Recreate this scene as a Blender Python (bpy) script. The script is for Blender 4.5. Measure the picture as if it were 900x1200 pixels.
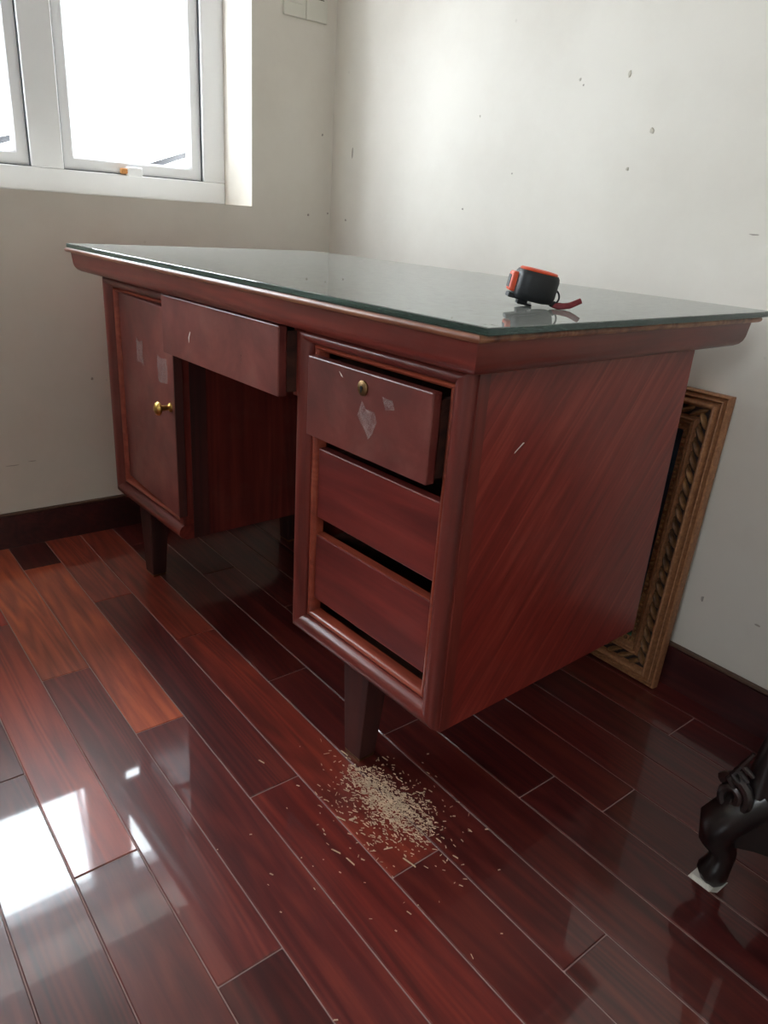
import bpy, bmesh, math, random
from mathutils import Vector, Matrix
random.seed(7)
PI = math.pi
scene = bpy.context.scene
col = scene.collection
for o in list(bpy.data.objects):
    bpy.data.objects.remove(o)

# ------------------------------------------------------------------ camera
CAM = Vector((1.97263, -1.31961, 0.86989))
RIGHT = Vector((0.609903, 0.789807, 0.064983))
DOWN = Vector((0.331669, -0.179925, -0.926079))
FWD = Vector((-0.719732, 0.586371, -0.371691))
cam_data = bpy.data.cameras.new('camera')
cam = bpy.data.objects.new('camera', cam_data)
col.objects.link(cam)
up = -DOWN
back = -FWD
cam.matrix_world = Matrix(((RIGHT.x, up.x, back.x, CAM.x), (RIGHT.y, up.y, back.y, CAM.y),
                           (RIGHT.z, up.z, back.z, CAM.z), (0, 0, 0, 1)))
cam_data.sensor_fit = 'HORIZONTAL'
cam_data.sensor_width = 36.0
cam_data.lens = 36.0 * 858.67 / 900.0
cam_data.clip_start = 0.01
scene.camera = cam

# ------------------------------------------------------------------ world, window light, exposure
world = bpy.data.worlds.new('overcast_sky')
scene.world = world
world.use_nodes = True
bg = world.node_tree.nodes['Background']
bg.inputs['Color'].default_value = (0.88, 0.94, 1.0, 1)
bg.inputs['Strength'].default_value = 14.0
WIN_Y0, WIN_Y1, WIN_Z0, WIN_Z1 = -2.146, -0.262, 0.876, 1.60
pd = bpy.data.lights.new('window_portal', 'AREA')
pd.shape = 'RECTANGLE'
pd.size = WIN_Z1 - WIN_Z0
pd.size_y = WIN_Y1 - WIN_Y0
pd.cycles.is_portal = True
portal = bpy.data.objects.new('window_portal', pd)
portal.location = (-0.245, (WIN_Y0 + WIN_Y1) / 2, (WIN_Z0 + WIN_Z1) / 2)
portal.rotation_euler = (0, -PI / 2, 0)
col.objects.link(portal)
W2_X0, W2_X1, W2_Z0, W2_Z1 = 2.0, 2.75, 1.2, 1.78      # unseen second window, added behind the camera for fill light
pd2 = bpy.data.lights.new('fill_window_portal', 'AREA')
pd2.shape = 'RECTANGLE'
pd2.size = W2_X1 - W2_X0
pd2.size_y = W2_Z1 - W2_Z0
pd2.cycles.is_portal = True
portal2 = bpy.data.objects.new('fill_window_portal', pd2)
portal2.location = ((W2_X0 + W2_X1) / 2, -3.025, (W2_Z0 + W2_Z1) / 2)
portal2.rotation_euler = (PI / 2, 0, 0)      # its -Z axis points into the room (+Y)
col.objects.link(portal2)
vs = scene.view_settings
vs.view_transform = 'Standard'
vs.look = 'None'
vs.gamma = 1.0
vs.use_curve_mapping = False
vs.exposure = 0.78
scene.cycles.use_denoising = True
scene.cycles.max_bounces = 14
scene.cycles.diffuse_bounces = 8
scene.cycles.glossy_bounces = 6
scene.cycles.transmission_bounces = 10
scene.cycles.transparent_max_bounces = 12
scene.cycles.sample_clamp_indirect = 8.0

# ------------------------------------------------------------------ helpers
def lin(c):
    return tuple(((v / 255) / 12.92 if v / 255 <= 0.04045 else ((v / 255 + 0.055) / 1.055) ** 2.4) for v in c) + (1.0,)


class MB:
    """collects shapes; build() links them as ONE mesh object"""
    def __init__(self):
        self.v = []
        self.f = []

    def add(self, vs_, fs):
        n = len(self.v)
        self.v += [tuple(p) for p in vs_]
        self.f += [tuple(n + i for i in f) for f in fs]
        return self

    def box(self, x0, x1, y0, y1, z0, z1):
        return self.add([(x0, y0, z0), (x1, y0, z0), (x1, y1, z0), (x0, y1, z0), (x0, y0, z1), (x1, y0, z1), (x1, y1, z1), (x0, y1, z1)],
                        [(3, 2, 1, 0), (4, 5, 6, 7), (0, 1, 5, 4), (1, 2, 6, 5), (2, 3, 7, 6), (3, 0, 4, 7)])

    def frustum(self, lo, hi, z0, z1):
        """lo/hi = (x0,x1,y0,y1) at z0 and z1"""
        a, b = lo, hi
        return self.add([(a[0], a[2], z0), (a[1], a[2], z0), (a[1], a[3], z0), (a[0], a[3], z0),
                         (b[0], b[2], z1), (b[1], b[2], z1), (b[1], b[3], z1), (b[0], b[3], z1)],
                        [(3, 2, 1, 0), (4, 5, 6, 7), (0, 1, 5, 4), (1, 2, 6, 5), (2, 3, 7, 6), (3, 0, 4, 7)])

    def loft(self, rings, cap=True, closed=True):
        n = len(rings[0])
        base = len(self.v)
        for r in rings:
            self.v += [tuple(p) for p in r]
        for i in range(len(rings) - 1):
            for j in range(n if closed else n - 1):
                a = base + i * n + j
                b = base + i * n + (j + 1) % n
                self.f.append((a, b, b + n, a + n))
        if cap:
            self.f.append(tuple(base + j for j in reversed(range(n))))
            self.f.append(tuple(base + (len(rings) - 1) * n + j for j in range(n)))
        return self

    def tube(self, path, radii, n=10, squash=1.0):
        path = [Vector(p) for p in path]
        if not isinstance(radii, (list, tuple)):
            radii = [radii] * len(path)
        rings = []
        ref = Vector((0.13, 0.21, 1)).normalized()
        for i, p in enumerate(path):
            t = (path[min(i + 1, len(path) - 1)] - path[max(i - 1, 0)]).normalized()
            a = ref - t * ref.dot(t)
            if a.length < 1e-4:
                a = Vector((1, 0, 0)) - t * t.x
            a.normalize()
            ref = a
            b = t.cross(a)
            rings.append([p + radii[i] * (math.cos(2 * PI * k / n) * a + squash * math.sin(2 * PI * k / n) * b) for k in range(n)])
        return self.loft(rings)

    def lathe(self, prof, origin=(0, 0, 0), axis='Z', n=24):
        """prof = [(r, h)...]"""
        rings = []
        for r, h in prof:
            ring = []
            for k in range(n):
                c, s = r * math.cos(2 * PI * k / n), r * math.sin(2 * PI * k / n)
                p = {'Z': (c, s, h), 'Y': (c, h, -s), 'X': (h, c, s)}[axis]
                ring.append((p[0] + origin[0], p[1] + origin[1], p[2] + origin[2]))
            rings.append(ring)
        return self.loft(rings)

    def ellipsoid(self, c, a, b, d, nu=10, nv=6):
        """a,b,d = half-axis vectors"""
        c, a, b, d = Vector(c), Vector(a), Vector(b), Vector(d)
        rings = []
        for i in range(nv + 1):
            t = -PI / 2 + PI * (i + 0.02) / (nv + 0.04)
            rings.append([c + math.sin(t) * a + math.cos(t) * (math.cos(2 * PI * k / nu) * b + math.sin(2 * PI * k / nu) * d) for k in range(nu)])
        return self.loft(rings)

    def build(self, name, mat, parent=None, bevel=0, seg=2, smooth=False, origin=None):
        me = bpy.data.meshes.new(name)
        vv = self.v
        if origin is not None:
            vv = [(p[0] - origin[0], p[1] - origin[1], p[2] - origin[2]) for p in vv]
        me.from_pydata(vv, [], self.f)
        bm = bmesh.new()
        bm.from_mesh(me)
        bmesh.ops.recalc_face_normals(bm, faces=bm.faces)
        if bevel:
            es = [e for e in bm.edges if len(e.link_faces) == 2 and e.calc_face_angle(0) > 0.5]
            bmesh.ops.bevel(bm, geom=es, offset=bevel, segments=seg, affect='EDGES', profile=0.5, clamp_overlap=True)
        bm.to_mesh(me)
        bm.free()
        if smooth:
            for p in me.polygons:
                p.use_smooth = True
            me.set_sharp_from_angle(angle=math.radians(40))
        if mat is not None:
            me.materials.append(mat)
        o = bpy.data.objects.new(name, me)
        if origin is not None:
            o.location = origin
        col.objects.link(o)
        if parent is not None:
            o.parent = parent
        return o


def empty(name, loc=(0, 0, 0), rot=(0, 0, 0), parent=None):
    o = bpy.data.objects.new(name, None)
    o.empty_display_size = 0.05
    o.location = loc
    o.rotation_euler = rot
    col.objects.link(o)
    if parent is not None:
        o.parent = parent
    return o


def tag(o, label, cat, group=None):
    o['label'] = label
    o['category'] = cat
    if group:
        o['group'] = group
    return o


def struct(o, label=None):
    o['kind'] = 'structure'
    if label:
        o['label'] = label
    return o


def rect_frame(x0, x1, z0, z1, prof, sides='LBRT', scale=None):
    """mitred rails around a rectangle in the XZ plane. prof = [(u inward, y)], first to last, closed. returns {side: MB}"""
    sc = {'L': 1, 'B': 1, 'R': 1, 'T': 1}
    if scale:
        sc.update(scale)
    out = {}
    for s in sides:
        m = MB()
        ra, rb = [], []
        for u, y in prof:
            ul, ub, ur, ut = u * sc['L'], u * sc['B'], u * sc['R'], u * sc['T']
            hl = 'L' in sides
            hb = 'B' in sides
            hr = 'R' in sides
            ht = 'T' in sides
            if s == 'L':
                ra.append((x0 + ul, y, z0 + (ub if hb else 0)))
                rb.append((x0 + ul, y, z1 - (ut if ht else 0)))
            elif s == 'R':
                ra.append((x1 - ur, y, z0 + (ub if hb else 0)))
                rb.append((x1 - ur, y, z1 - (ut if ht else 0)))
            elif s == 'B':
                ra.append((x0 + (ul if hl else 0), y, z0 + ub))
                rb.append((x1 - (ur if hr else 0), y, z0 + ub))
            else:
                ra.append((x0 + (ul if hl else 0), y, z1 - ut))
                rb.append((x1 - (ur if hr else 0), y, z1 - ut))
        m.loft([ra, rb])
        out[s] = m
    return out


# ------------------------------------------------------------------ materials
def new_mat(name):
    m = bpy.data.materials.new(name)
    m.use_nodes = True
    nt = m.node_tree
    return m, nt, nt.nodes['Principled BSDF'], nt.links.new


def nd(nt, typ, **kw):
    n = nt.nodes.new(typ)
    for k, v in kw.items():
        if k in n.inputs:
            n.inputs[k].default_value = v
        else:
            setattr(n, k, v)
    return n


def plain(name, rgb, rough=0.5, metal=0.0, coat=0.0, noise=0.0, nscale=40):
    m, nt, b, L = new_mat(name)
    b.inputs['Base Color'].default_value = lin(rgb)
    b.inputs['Roughness'].default_value = rough
    b.inputs['Metallic'].default_value = metal
    b.inputs['Coat Weight'].default_value = coat
    if noise:
        tc = nd(nt, 'ShaderNodeTexCoord')
        nz = nd(nt, 'ShaderNodeTexNoise', Scale=nscale, Detail=5.0)
        L(tc.outputs['Object'], nz.inputs['Vector'])
        cr = nd(nt, 'ShaderNodeValToRGB')
        c = lin(rgb)
        cr.color_ramp.elements[0].position = 0.3
        cr.color_ramp.elements[1].position = 0.7
        cr.color_ramp.elements[0].color = tuple(x * (1 - noise) for x in c[:3]) + (1,)
        cr.color_ramp.elements[1].color = tuple(min(1, x * (1 + noise)) for x in c[:3]) + (1,)
        L(nz.outputs['Fac'], cr.inputs['Fac'])
        L(cr.outputs['Color'], b.inputs['Base Color'])
        bp = nd(nt, 'ShaderNodeBump', Strength=0.15, Distance=0.001)
        L(nz.outputs['Fac'], bp.inputs['Height'])
        L(bp.outputs['Normal'], b.inputs['Normal'])
    return m


def wood(name, dark, mid, light, grain=(1.5, 30, 30), rot=(0, 0, 0), rough=0.35, coat=0.3, coat_rough=0.15, objcolor=False, figure=0.35, wear=0.0, bump=0.08):
    m, nt, b, L = new_mat(name)
    tc = nd(nt, 'ShaderNodeTexCoord')
    oi = nd(nt, 'ShaderNodeObjectInfo')
    mul = nd(nt, 'ShaderNodeMath', operation='MULTIPLY')
    mul.inputs[1].default_value = 37.0
    L(oi.outputs['Random'], mul.inputs[0])
    add = nd(nt, 'ShaderNodeVectorMath', operation='ADD')
    L(tc.outputs['Object'], add.inputs[0])
    L(mul.outputs[0], add.inputs[1])
    mr = nd(nt, 'ShaderNodeMapping')
    mr.inputs['Rotation'].default_value = rot
    L(add.outputs[0], mr.inputs['Vector'])
    ms = nd(nt, 'ShaderNodeMapping')
    ms.inputs['Scale'].default_value = grain
    L(mr.outputs[0], ms.inputs['Vector'])
    n1 = nd(nt, 'ShaderNodeTexNoise', Scale=1.0, Detail=7.0, Roughness=0.62, Distortion=0.5)
    L(ms.outputs[0], n1.inputs['Vector'])
    # cathedral figure: contour rings of a broad stretched noise
    ms2 = nd(nt, 'ShaderNodeMapping')
    ms2.inputs['Scale'].default_value = tuple(g * 0.28 for g in grain)
    L(mr.outputs[0], ms2.inputs['Vector'])
    n2 = nd(nt, 'ShaderNodeTexNoise', Scale=1.0, Detail=1.5, Roughness=0.4, Distortion=0.3)
    L(ms2.outputs[0], n2.inputs['Vector'])
    rings = nd(nt, 'ShaderNodeMath', operation='MULTIPLY')
    rings.inputs[1].default_value = 95.0
    L(n2.outputs['Fac'], rings.inputs[0])
    sn = nd(nt, 'ShaderNodeMath', operation='SINE')
    L(rings.outputs[0], sn.inputs[0])
    sm = nd(nt, 'ShaderNodeMath', operation='MULTIPLY_ADD')
    sm.inputs[1].default_value = 0.16 * figure
    L(sn.outputs[0], sm.inputs[0])
    L(n1.outputs['Fac'], sm.inputs[2])
    # broad tone
    n3 = nd(nt, 'ShaderNodeTexNoise', Scale=2.2, Detail=2.0)
    L(mr.outputs[0], n3.inputs['Vector'])
    bm_ = nd(nt, 'ShaderNodeMath', operation='MULTIPLY_ADD')
    bm_.inputs[1].default_value = 0.5
    bm_.inputs[2].default_value = -0.25
    L(n3.outputs['Fac'], bm_.inputs[0])
    tot = nd(nt, 'ShaderNodeMath', operation='ADD')
    L(sm.outputs[0], tot.inputs[0])
    L(bm_.outputs[0], tot.inputs[1])
    cr = nd(nt, 'ShaderNodeValToRGB')
    e = cr.color_ramp.elements
    e[0].position, e[0].color = 0.28, lin(dark)
    e[1].position, e[1].color = 0.74, lin(light)
    e.new(0.5).color = lin(mid)
    L(tot.outputs[0], cr.inputs['Fac'])
    colout = cr.outputs['Color']
    if objcolor:
        mx = nd(nt, 'ShaderNodeMix', data_type='RGBA', blend_type='MULTIPLY')
        mx.inputs['Factor'].default_value = 1.0
        L(colout, mx.inputs['A'])
        L(oi.outputs['Color'], mx.inputs['B'])
        colout = mx.outputs['Result']
    if wear:
        nw = nd(nt, 'ShaderNodeTexNoise', Scale=9.0, Detail=8.0, Roughness=0.7)
        L(mr.outputs[0], nw.inputs['Vector'])
        wr = nd(nt, 'ShaderNodeMapRange')
        wr.inputs['From Min'].default_value = 0.52
        wr.inputs['From Max'].default_value = 0.75
        wr.inputs['To Max'].default_value = wear
        L(nw.outputs['Fac'], wr.inputs['Value'])
        mw = nd(nt, 'ShaderNodeMix', data_type='RGBA')
        L(wr.outputs[0], mw.inputs['Factor'])
        L(colout, mw.inputs['A'])
        mw.inputs['B'].default_value = lin((150, 118, 108))
        colout = mw.outputs['Result']
    L(colout, b.inputs['Base Color'])
    # roughness variation (handling, scuffs)
    nr = nd(nt, 'ShaderNodeTexNoise', Scale=14.0, Detail=6.0, Roughness=0.7)
    L(mr.outputs[0], nr.inputs['Vector'])
    rr = nd(nt, 'ShaderNodeMapRange')
    rr.inputs['To Min'].default_value = rough * 0.75
    rr.inputs['To Max'].default_value = rough * 1.3
    L(nr.outputs['Fac'], rr.inputs['Value'])
    L(rr.outputs[0], b.inputs['Roughness'])
    b.inputs['Coat Weight'].default_value = coat
    b.inputs['Coat Roughness'].default_value = coat_rough
    bp = nd(nt, 'ShaderNodeBump', Strength=bump, Distance=0.001)
    L(n1.outputs['Fac'], bp.inputs['Height'])
    L(bp.outputs['Normal'], b.inputs['Normal'])
    return m


def plaster(name, rgb, rgb2):
    m, nt, b, L = new_mat(name)
    tc = nd(nt, 'ShaderNodeTexCoord')
    n1 = nd(nt, 'ShaderNodeTexNoise', Scale=2.3, Detail=8.0, Roughness=0.65)
    L(tc.outputs['Object'], n1.inputs['Vector'])
    cr = nd(nt, 'ShaderNodeValToRGB')
    e = cr.color_ramp.elements
    e[0].position, e[0].color = 0.33, lin(rgb2)
    e[1].position, e[1].color = 0.6, lin(rgb)
    L(n1.outputs['Fac'], cr.inputs['Fac'])
    # small dark specks and scuffs
    vo = nd(nt, 'ShaderNodeTexVoronoi', Scale=13.0)
    vo.inputs['Randomness'].default_value = 1.0
    L(tc.outputs['Object'], vo.inputs['Vector'])
    mk = nd(nt, 'ShaderNodeMapRange')
    mk.inputs['From Min'].default_value = 0.035
    mk.inputs['From Max'].default_value = 0.055
    mk.inputs['To Min'].default_value = 1.0
    mk.inputs['To Max'].default_value = 0.0
    L(vo.outputs['Distance'], mk.inputs['Value'])
    sel = nd(nt, 'ShaderNodeMath', operation='GREATER_THAN')
    sel.inputs[1].default_value = 0.8
    sp = nd(nt, 'ShaderNodeSeparateColor')
    L(vo.outputs['Color'], sp.inputs[0])
    L(sp.outputs[0], sel.inputs[0])
    mm = nd(nt, 'ShaderNodeMath', operation='MULTIPLY')
    L(mk.outputs[0], mm.inputs[0])
    L(sel.outputs[0], mm.inputs[1])
    mm2 = nd(nt, 'ShaderNodeMath', operation='MULTIPLY')
    mm2.inputs[1].default_value = 0.12
    L(mm.outputs[0], mm2.inputs[0])
    mx = nd(nt, 'ShaderNodeMix', data_type='RGBA')
    L(mm2.outputs[0], mx.inputs['Factor'])
    L(cr.outputs['Color'], mx.inputs['A'])
    mx.inputs['B'].default_value = lin((120, 105, 95))
    L(mx.outputs['Result'], b.inputs['Base Color'])
    b.inputs['Roughness'].default_value = 0.62
    n2 = nd(nt, 'ShaderNodeTexNoise', Scale=7.0, Detail=5.0)
    L(tc.outputs['Object'], n2.inputs['Vector'])
    bp = nd(nt, 'ShaderNodeBump', Strength=0.12, Distance=0.01)
    L(n2.outputs['Fac'], bp.inputs['Height'])
    L(bp.outputs['Normal'], b.inputs['Normal'])
    return m


M = {}
M['wall'] = plaster('wall_plaster', (228, 222, 212), (219, 212, 201))
M['ceiling'] = plain('ceiling_paint', (225, 222, 215), 0.8)
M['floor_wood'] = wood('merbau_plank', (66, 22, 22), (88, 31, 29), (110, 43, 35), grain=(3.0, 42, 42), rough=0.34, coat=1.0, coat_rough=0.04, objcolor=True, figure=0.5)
M['seam'] = plain('dusty_lit_floor_joint', (165, 138, 134), 0.9)  # joint dust, lightened to imitate light catching the plank bevels
M['base_wood'] = wood('baseboard_wood', (48, 22, 24), (64, 29, 30), (82, 38, 36), grain=(3, 30, 30), rough=0.35, coat=0.3)
M['base_lit_top'] = plain('baseboard_lit_top', (92, 66, 52), 0.5, noise=0.2)  # lighter tone paints in the light on the baseboard's top
DARK, MID, LIGHT = (82, 31, 27), (108, 42, 35), (132, 56, 46)
M['desk_v'] = wood('desk_wood_upright_grain', DARK, MID, LIGHT, grain=(30, 30, 2.0), rough=0.38, coat=0.25, coat_rough=0.2, wear=0.12)
M['desk_h'] = wood('desk_wood_level_grain', DARK, MID, LIGHT, grain=(2.0, 30, 30), rough=0.36, coat=0.3, coat_rough=0.18, wear=0.12)
M['desk_d'] = wood('desk_wood_cross_grain', DARK, MID, LIGHT, grain=(30, 2.0, 30), rough=0.36, coat=0.3, coat_rough=0.18, wear=0.12)
M['desk_side'] = wood('desk_side_veneer', (106, 33, 29), (130, 43, 36), (158, 66, 53), grain=(60, 4.0, 70), rot=(math.radians(-52), 0, 0), rough=0.38, coat=0.3, coat_rough=0.22, figure=0.25, wear=0.06)
M['drawer'] = wood('drawer_front_wood', (88, 40, 36), (110, 50, 45), (132, 67, 60), grain=(9, 9, 9), rough=0.4, coat=0.2, coat_rough=0.25, figure=0.1, wear=0.2)
M['drawer_low'] = wood('lower_drawer_wood', (82, 27, 26), (104, 35, 32), (126, 48, 42), grain=(2.5, 34, 34), rough=0.38, coat=0.25, coat_rough=0.2, figure=0.2, wear=0.06)
M['inside'] = wood('drawer_carcass_wood', (50, 26, 20), (74, 40, 30), (96, 56, 42), grain=(2, 30, 30), rough=0.7, coat=0.0)
M['bead'] = wood('desk_bead_lit_wood', (120, 52, 38), (148, 66, 48), (172, 88, 64), grain=(2, 30, 30), rough=0.3, coat=0.35, coat_rough=0.12)  # tone pushed to orange to stand in for light on the beads
M['edge_worn'] = wood('worn_edge_wood', (92, 50, 36), (138, 84, 60), (176, 126, 94), grain=(2, 30, 30), rough=0.4, coat=0.2)
M['leg'] = wood('desk_leg_wood', (46, 20, 18), (64, 27, 24), (82, 36, 30), grain=(30, 30, 2), rough=0.6, coat=0.0)
M['brass'] = plain('worn_brass', (205, 170, 95), 0.3, metal=1.0, noise=0.25, nscale=200)
M['old_brass'] = plain('tarnished_brass', (140, 112, 78), 0.42, metal=1.0, noise=0.2, nscale=200)
M['black_hole'] = plain('keyhole_black', (12, 10, 10), 0.8)
M['upvc'] = plain('white_window_plastic', (235, 236, 238), 0.35)
M['alu'] = plain('stay_metal', (26, 26, 28), 0.8)
M['rust'] = plain('rusty_stay_end', (190, 130, 70), 0.6)
M['plate'] = plain('wall_plate_plastic', (215, 212, 200), 0.4)
M['plate_dark'] = plain('wall_plate_gap', (70, 66, 62), 0.6)
M['gasket'] = plain('window_gasket', (70, 74, 80), 0.6)
M['paper'] = plain('folded_paper', (235, 232, 225), 0.8)
M['chips'] = plain('sawdust_pale_wood', (206, 178, 152), 0.85, noise=0.25, nscale=60)
M['black_rubber'] = plain('black_rubber', (26, 28, 32), 0.5, noise=0.1, nscale=300)
M['orange'] = plain('orange_plastic', (226, 84, 48), 0.42)
M['steel'] = plain('steel', (190, 190, 192), 0.3, metal=1.0)
M['strap'] = plain('red_strap', (120, 32, 40), 0.6, noise=0.2, nscale=200)
M['rosewood'] = wood('black_rosewood', (14, 10, 11), (24, 15, 15), (44, 24, 22), grain=(20, 20, 3), rough=0.35, coat=0.35, coat_rough=0.15)
M['gilt'] = wood('aged_gilt', (132, 88, 60), (160, 110, 76), (190, 138, 96), grain=(120, 120, 120), rough=0.42, coat=0.0, figure=0.1)
M['groove'] = plain('painted_groove_shade', (44, 28, 24), 0.6, noise=0.2)  # painted shadow for the trough of the picture frame
M['gilt_dark'] = wood('dark_bronze_gilt', (84, 56, 36), (132, 92, 58), (190, 142, 90), grain=(40, 40, 40), rough=0.45, coat=0.0, figure=0.1)


def glass_pane_mat():
    m = bpy.data.materials.new('window_pane_glass')
    m.use_nodes = True
    nt = m.node_tree
    nt.nodes.clear()
    L = nt.links.new
    out = nd(nt, 'ShaderNodeOutputMaterial')
    tr = nd(nt, 'ShaderNodeBsdfTransparent')
    tr.inputs['Color'].default_value = (0.93, 0.95, 0.95, 1)
    gl = nd(nt, 'ShaderNodeBsdfGlossy', Roughness=0.02)
    fr = nd(nt, 'ShaderNodeFresnel', IOR=1.45)
    mx = nd(nt, 'ShaderNodeMixShader')
    L(fr.outputs[0], mx.inputs[0])
    L(tr.outputs[0], mx.inputs[1])
    L(gl.outputs[0], mx.inputs[2])
    L(mx.outputs[0], out.inputs[0])
    return m


def desk_glass_mat():
    m = bpy.data.materials.new('green_plate_glass')
    m.use_nodes = True
    nt = m.node_tree
    L = nt.links.new
    b = nt.nodes['Principled BSDF']
    b.inputs['Base Color'].default_value = (0.14, 0.23, 0.21, 1)
    b.inputs['Transmission Weight'].default_value = 1.0
    b.inputs['IOR'].default_value = 1.5
    b.inputs['Roughness'].default_value = 0.02
    # thin settled dust
    tc = nd(nt, 'ShaderNodeTexCoord')
    nz = nd(nt, 'ShaderNodeTexNoise', Scale=70.0, Detail=6.0, Roughness=0.6)
    L(tc.outputs['Object'], nz.inputs['Vector'])
    mp = nd(nt, 'ShaderNodeMapRange')
    mp.inputs['From Min'].default_value = 0.42
    mp.inputs['From Max'].default_value = 0.75
    mp.inputs['To Min'].default_value = 0.22
    mp.inputs['To Max'].default_value = 0.32
    L(nz.outputs['Fac'], mp.inputs['Value'])
    df = nd(nt, 'ShaderNodeBsdfDiffuse')
    df.inputs['Color'].default_value = lin((200, 200, 195))
    mx = nd(nt, 'ShaderNodeMixShader')
    ge = nd(nt, 'ShaderNodeNewGeometry')
    sp = nd(nt, 'ShaderNodeSeparateXYZ')
    L(ge.outputs['True Normal'], sp.inputs[0])
    gt = nd(nt, 'ShaderNodeMath', operation='GREATER_THAN')
    gt.inputs[1].default_value = 0.5
    L(sp.outputs['Z'], gt.inputs[0])
    mm = nd(nt, 'ShaderNodeMath', operation='MULTIPLY')
    L(gt.outputs[0], mm.inputs[0])
    L(mp.outputs[0], mm.inputs[1])
    L(mm.outputs[0], mx.inputs[0])
    L(b.outputs[0], mx.inputs[1])
    L(df.outputs[0], mx.inputs[2])
    L(mx.outputs[0], nt.nodes['Material Output'].inputs[0])
    return m


def residue_mat():
    m = bpy.data.materials.new('glue_residue')
    m.use_nodes = True
    nt = m.node_tree
    L = nt.links.new
    b = nt.nodes['Principled BSDF']
    b.inputs['Base Color'].default_value = lin((178, 150, 146))
    b.inputs['Roughness'].default_value = 0.7
    tc = nd(nt, 'ShaderNodeTexCoord')
    nz = nd(nt, 'ShaderNodeTexNoise', Scale=90.0, Detail=6.0, Roughness=0.7)
    L(tc.outputs['Object'], nz.inputs['Vector'])
    mp = nd(nt, 'ShaderNodeMapRange')
    mp.inputs['From Min'].default_value = 0.35
    mp.inputs['From Max'].default_value = 0.7
    mp.inputs['To Min'].default_value = 0.05
    mp.inputs['To Max'].default_value = 0.4
    L(nz.outputs['Fac'], mp.inputs['Value'])
    L(mp.outputs[0], b.inputs['Alpha'])
    return m


def painting_mat():
    m, nt, b, L = new_mat('dark_painted_canvas')
    tc = nd(nt, 'ShaderNodeTexCoord')
    n1 = nd(nt, 'ShaderNodeTexNoise', Scale=9.0, Detail=6.0, Roughness=0.6, Distortion=1.2)
    L(tc.outputs['Object'], n1.inputs['Vector'])
    cr = nd(nt, 'ShaderNodeValToRGB')
    e = cr.color_ramp.elements
    e[0].position, e[0].color = 0.3, lin((10, 22, 40))
    e[1].position, e[1].color = 0.72, lin((26, 62, 78))
    L(n1.outputs['Fac'], cr.inputs['Fac'])
    # leafy greens and pale dabs along the bottom of the picture
    sp = nd(nt, 'ShaderNodeSeparateXYZ')
    L(tc.outputs['Object'], sp.inputs[0])
    zr = nd(nt, 'ShaderNodeMapRange')
    zr.inputs['From Min'].default_value = 0.10
    zr.inputs['From Max'].default_value = 0.24
    zr.inputs['To Min'].default_value = 1.0
    zr.inputs['To Max'].default_value = 0.0
    L(sp.outputs['Z'], zr.inputs['Value'])
    n2 = nd(nt, 'ShaderNodeTexNoise', Scale=42.0, Detail=3.0)
    L(tc.outputs['Object'], n2.inputs['Vector'])
    cr2 = nd(nt, 'ShaderNodeValToRGB')
    e2 = cr2.color_ramp.elements
    e2[0].position, e2[0].color = 0.42, lin((22, 26, 30))
    e2[1].position, e2[1].color = 0.68, lin((190, 200, 190))
    e2.new(0.55).color = lin((38, 104, 62))
    L(n2.outputs['Fac'], cr2.inputs['Fac'])
    mx = nd(nt, 'ShaderNodeMix', data_type='RGBA')
    L(zr.outputs[0], mx.inputs['Factor'])
    L(cr.outputs['Color'], mx.inputs['A'])
    L(cr2.outputs['Color'], mx.inputs['B'])
    L(mx.outputs['Result'], b.inputs['Base Color'])
    b.inputs['Roughness'].default_value = 0.5
    return m


M['pane'] = glass_pane_mat()
M['desk_glass'] = desk_glass_mat()
M['residue'] = residue_mat()
M['painting'] = painting_mat()

# ------------------------------------------------------------------ room shell
RX, RY, RZ_ = 3.3, -2.9, 2.35
floor = struct(MB().box(-0.24, RX, RY, 0.0, -0.06, -0.0016).build('floor', M['seam']), 'glossy red-brown plank floor')
PY0, PW, PL, PTH = -1.0724, 0.0906, 0.7435, 0.0093
pm = MB().box(0, PL - 0.0016, 0, PW - 0.0016, -0.014, 0).build('plank', M['floor_wood'], bevel=0.0013, seg=1)
plank_mesh = pm.data
bpy.data.objects.remove(pm)
# measured joints (x) in some rows; the others follow the same half/third stagger
joint = {-4: 0.66, -3: 0.16, -2: 0.9073, -1: 0.4105, 0: 0.6625, 1: 0.1622, 2: 0.4085, 3: 1.401, 4: 1.636, 5: 1.1475, 6: 1.3953, 7: 0.75, 8: 0.42, 9: 1.02, 10: 0.7, 11: 0.2}
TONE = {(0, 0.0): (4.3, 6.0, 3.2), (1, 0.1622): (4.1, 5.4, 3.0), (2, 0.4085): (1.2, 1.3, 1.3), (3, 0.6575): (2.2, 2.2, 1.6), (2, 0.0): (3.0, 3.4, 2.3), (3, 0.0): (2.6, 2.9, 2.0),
        (0, 0.6625): (1.7, 1.8, 1.7), (1, 0.9057): (1.4, 1.5, 1.5), (2, 1.152): (1.7, 1.5, 1.3), (-1, 0.0): (3.6, 2.2, 1.6), (-1, 0.4105): (2.6, 2.6, 2.0)}  # plank colours, raised near the window in place of light on the floor
k_lo, k_hi = int((RY - PY0) / PW) - 1, int((0 - PY0) / PW)
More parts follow.
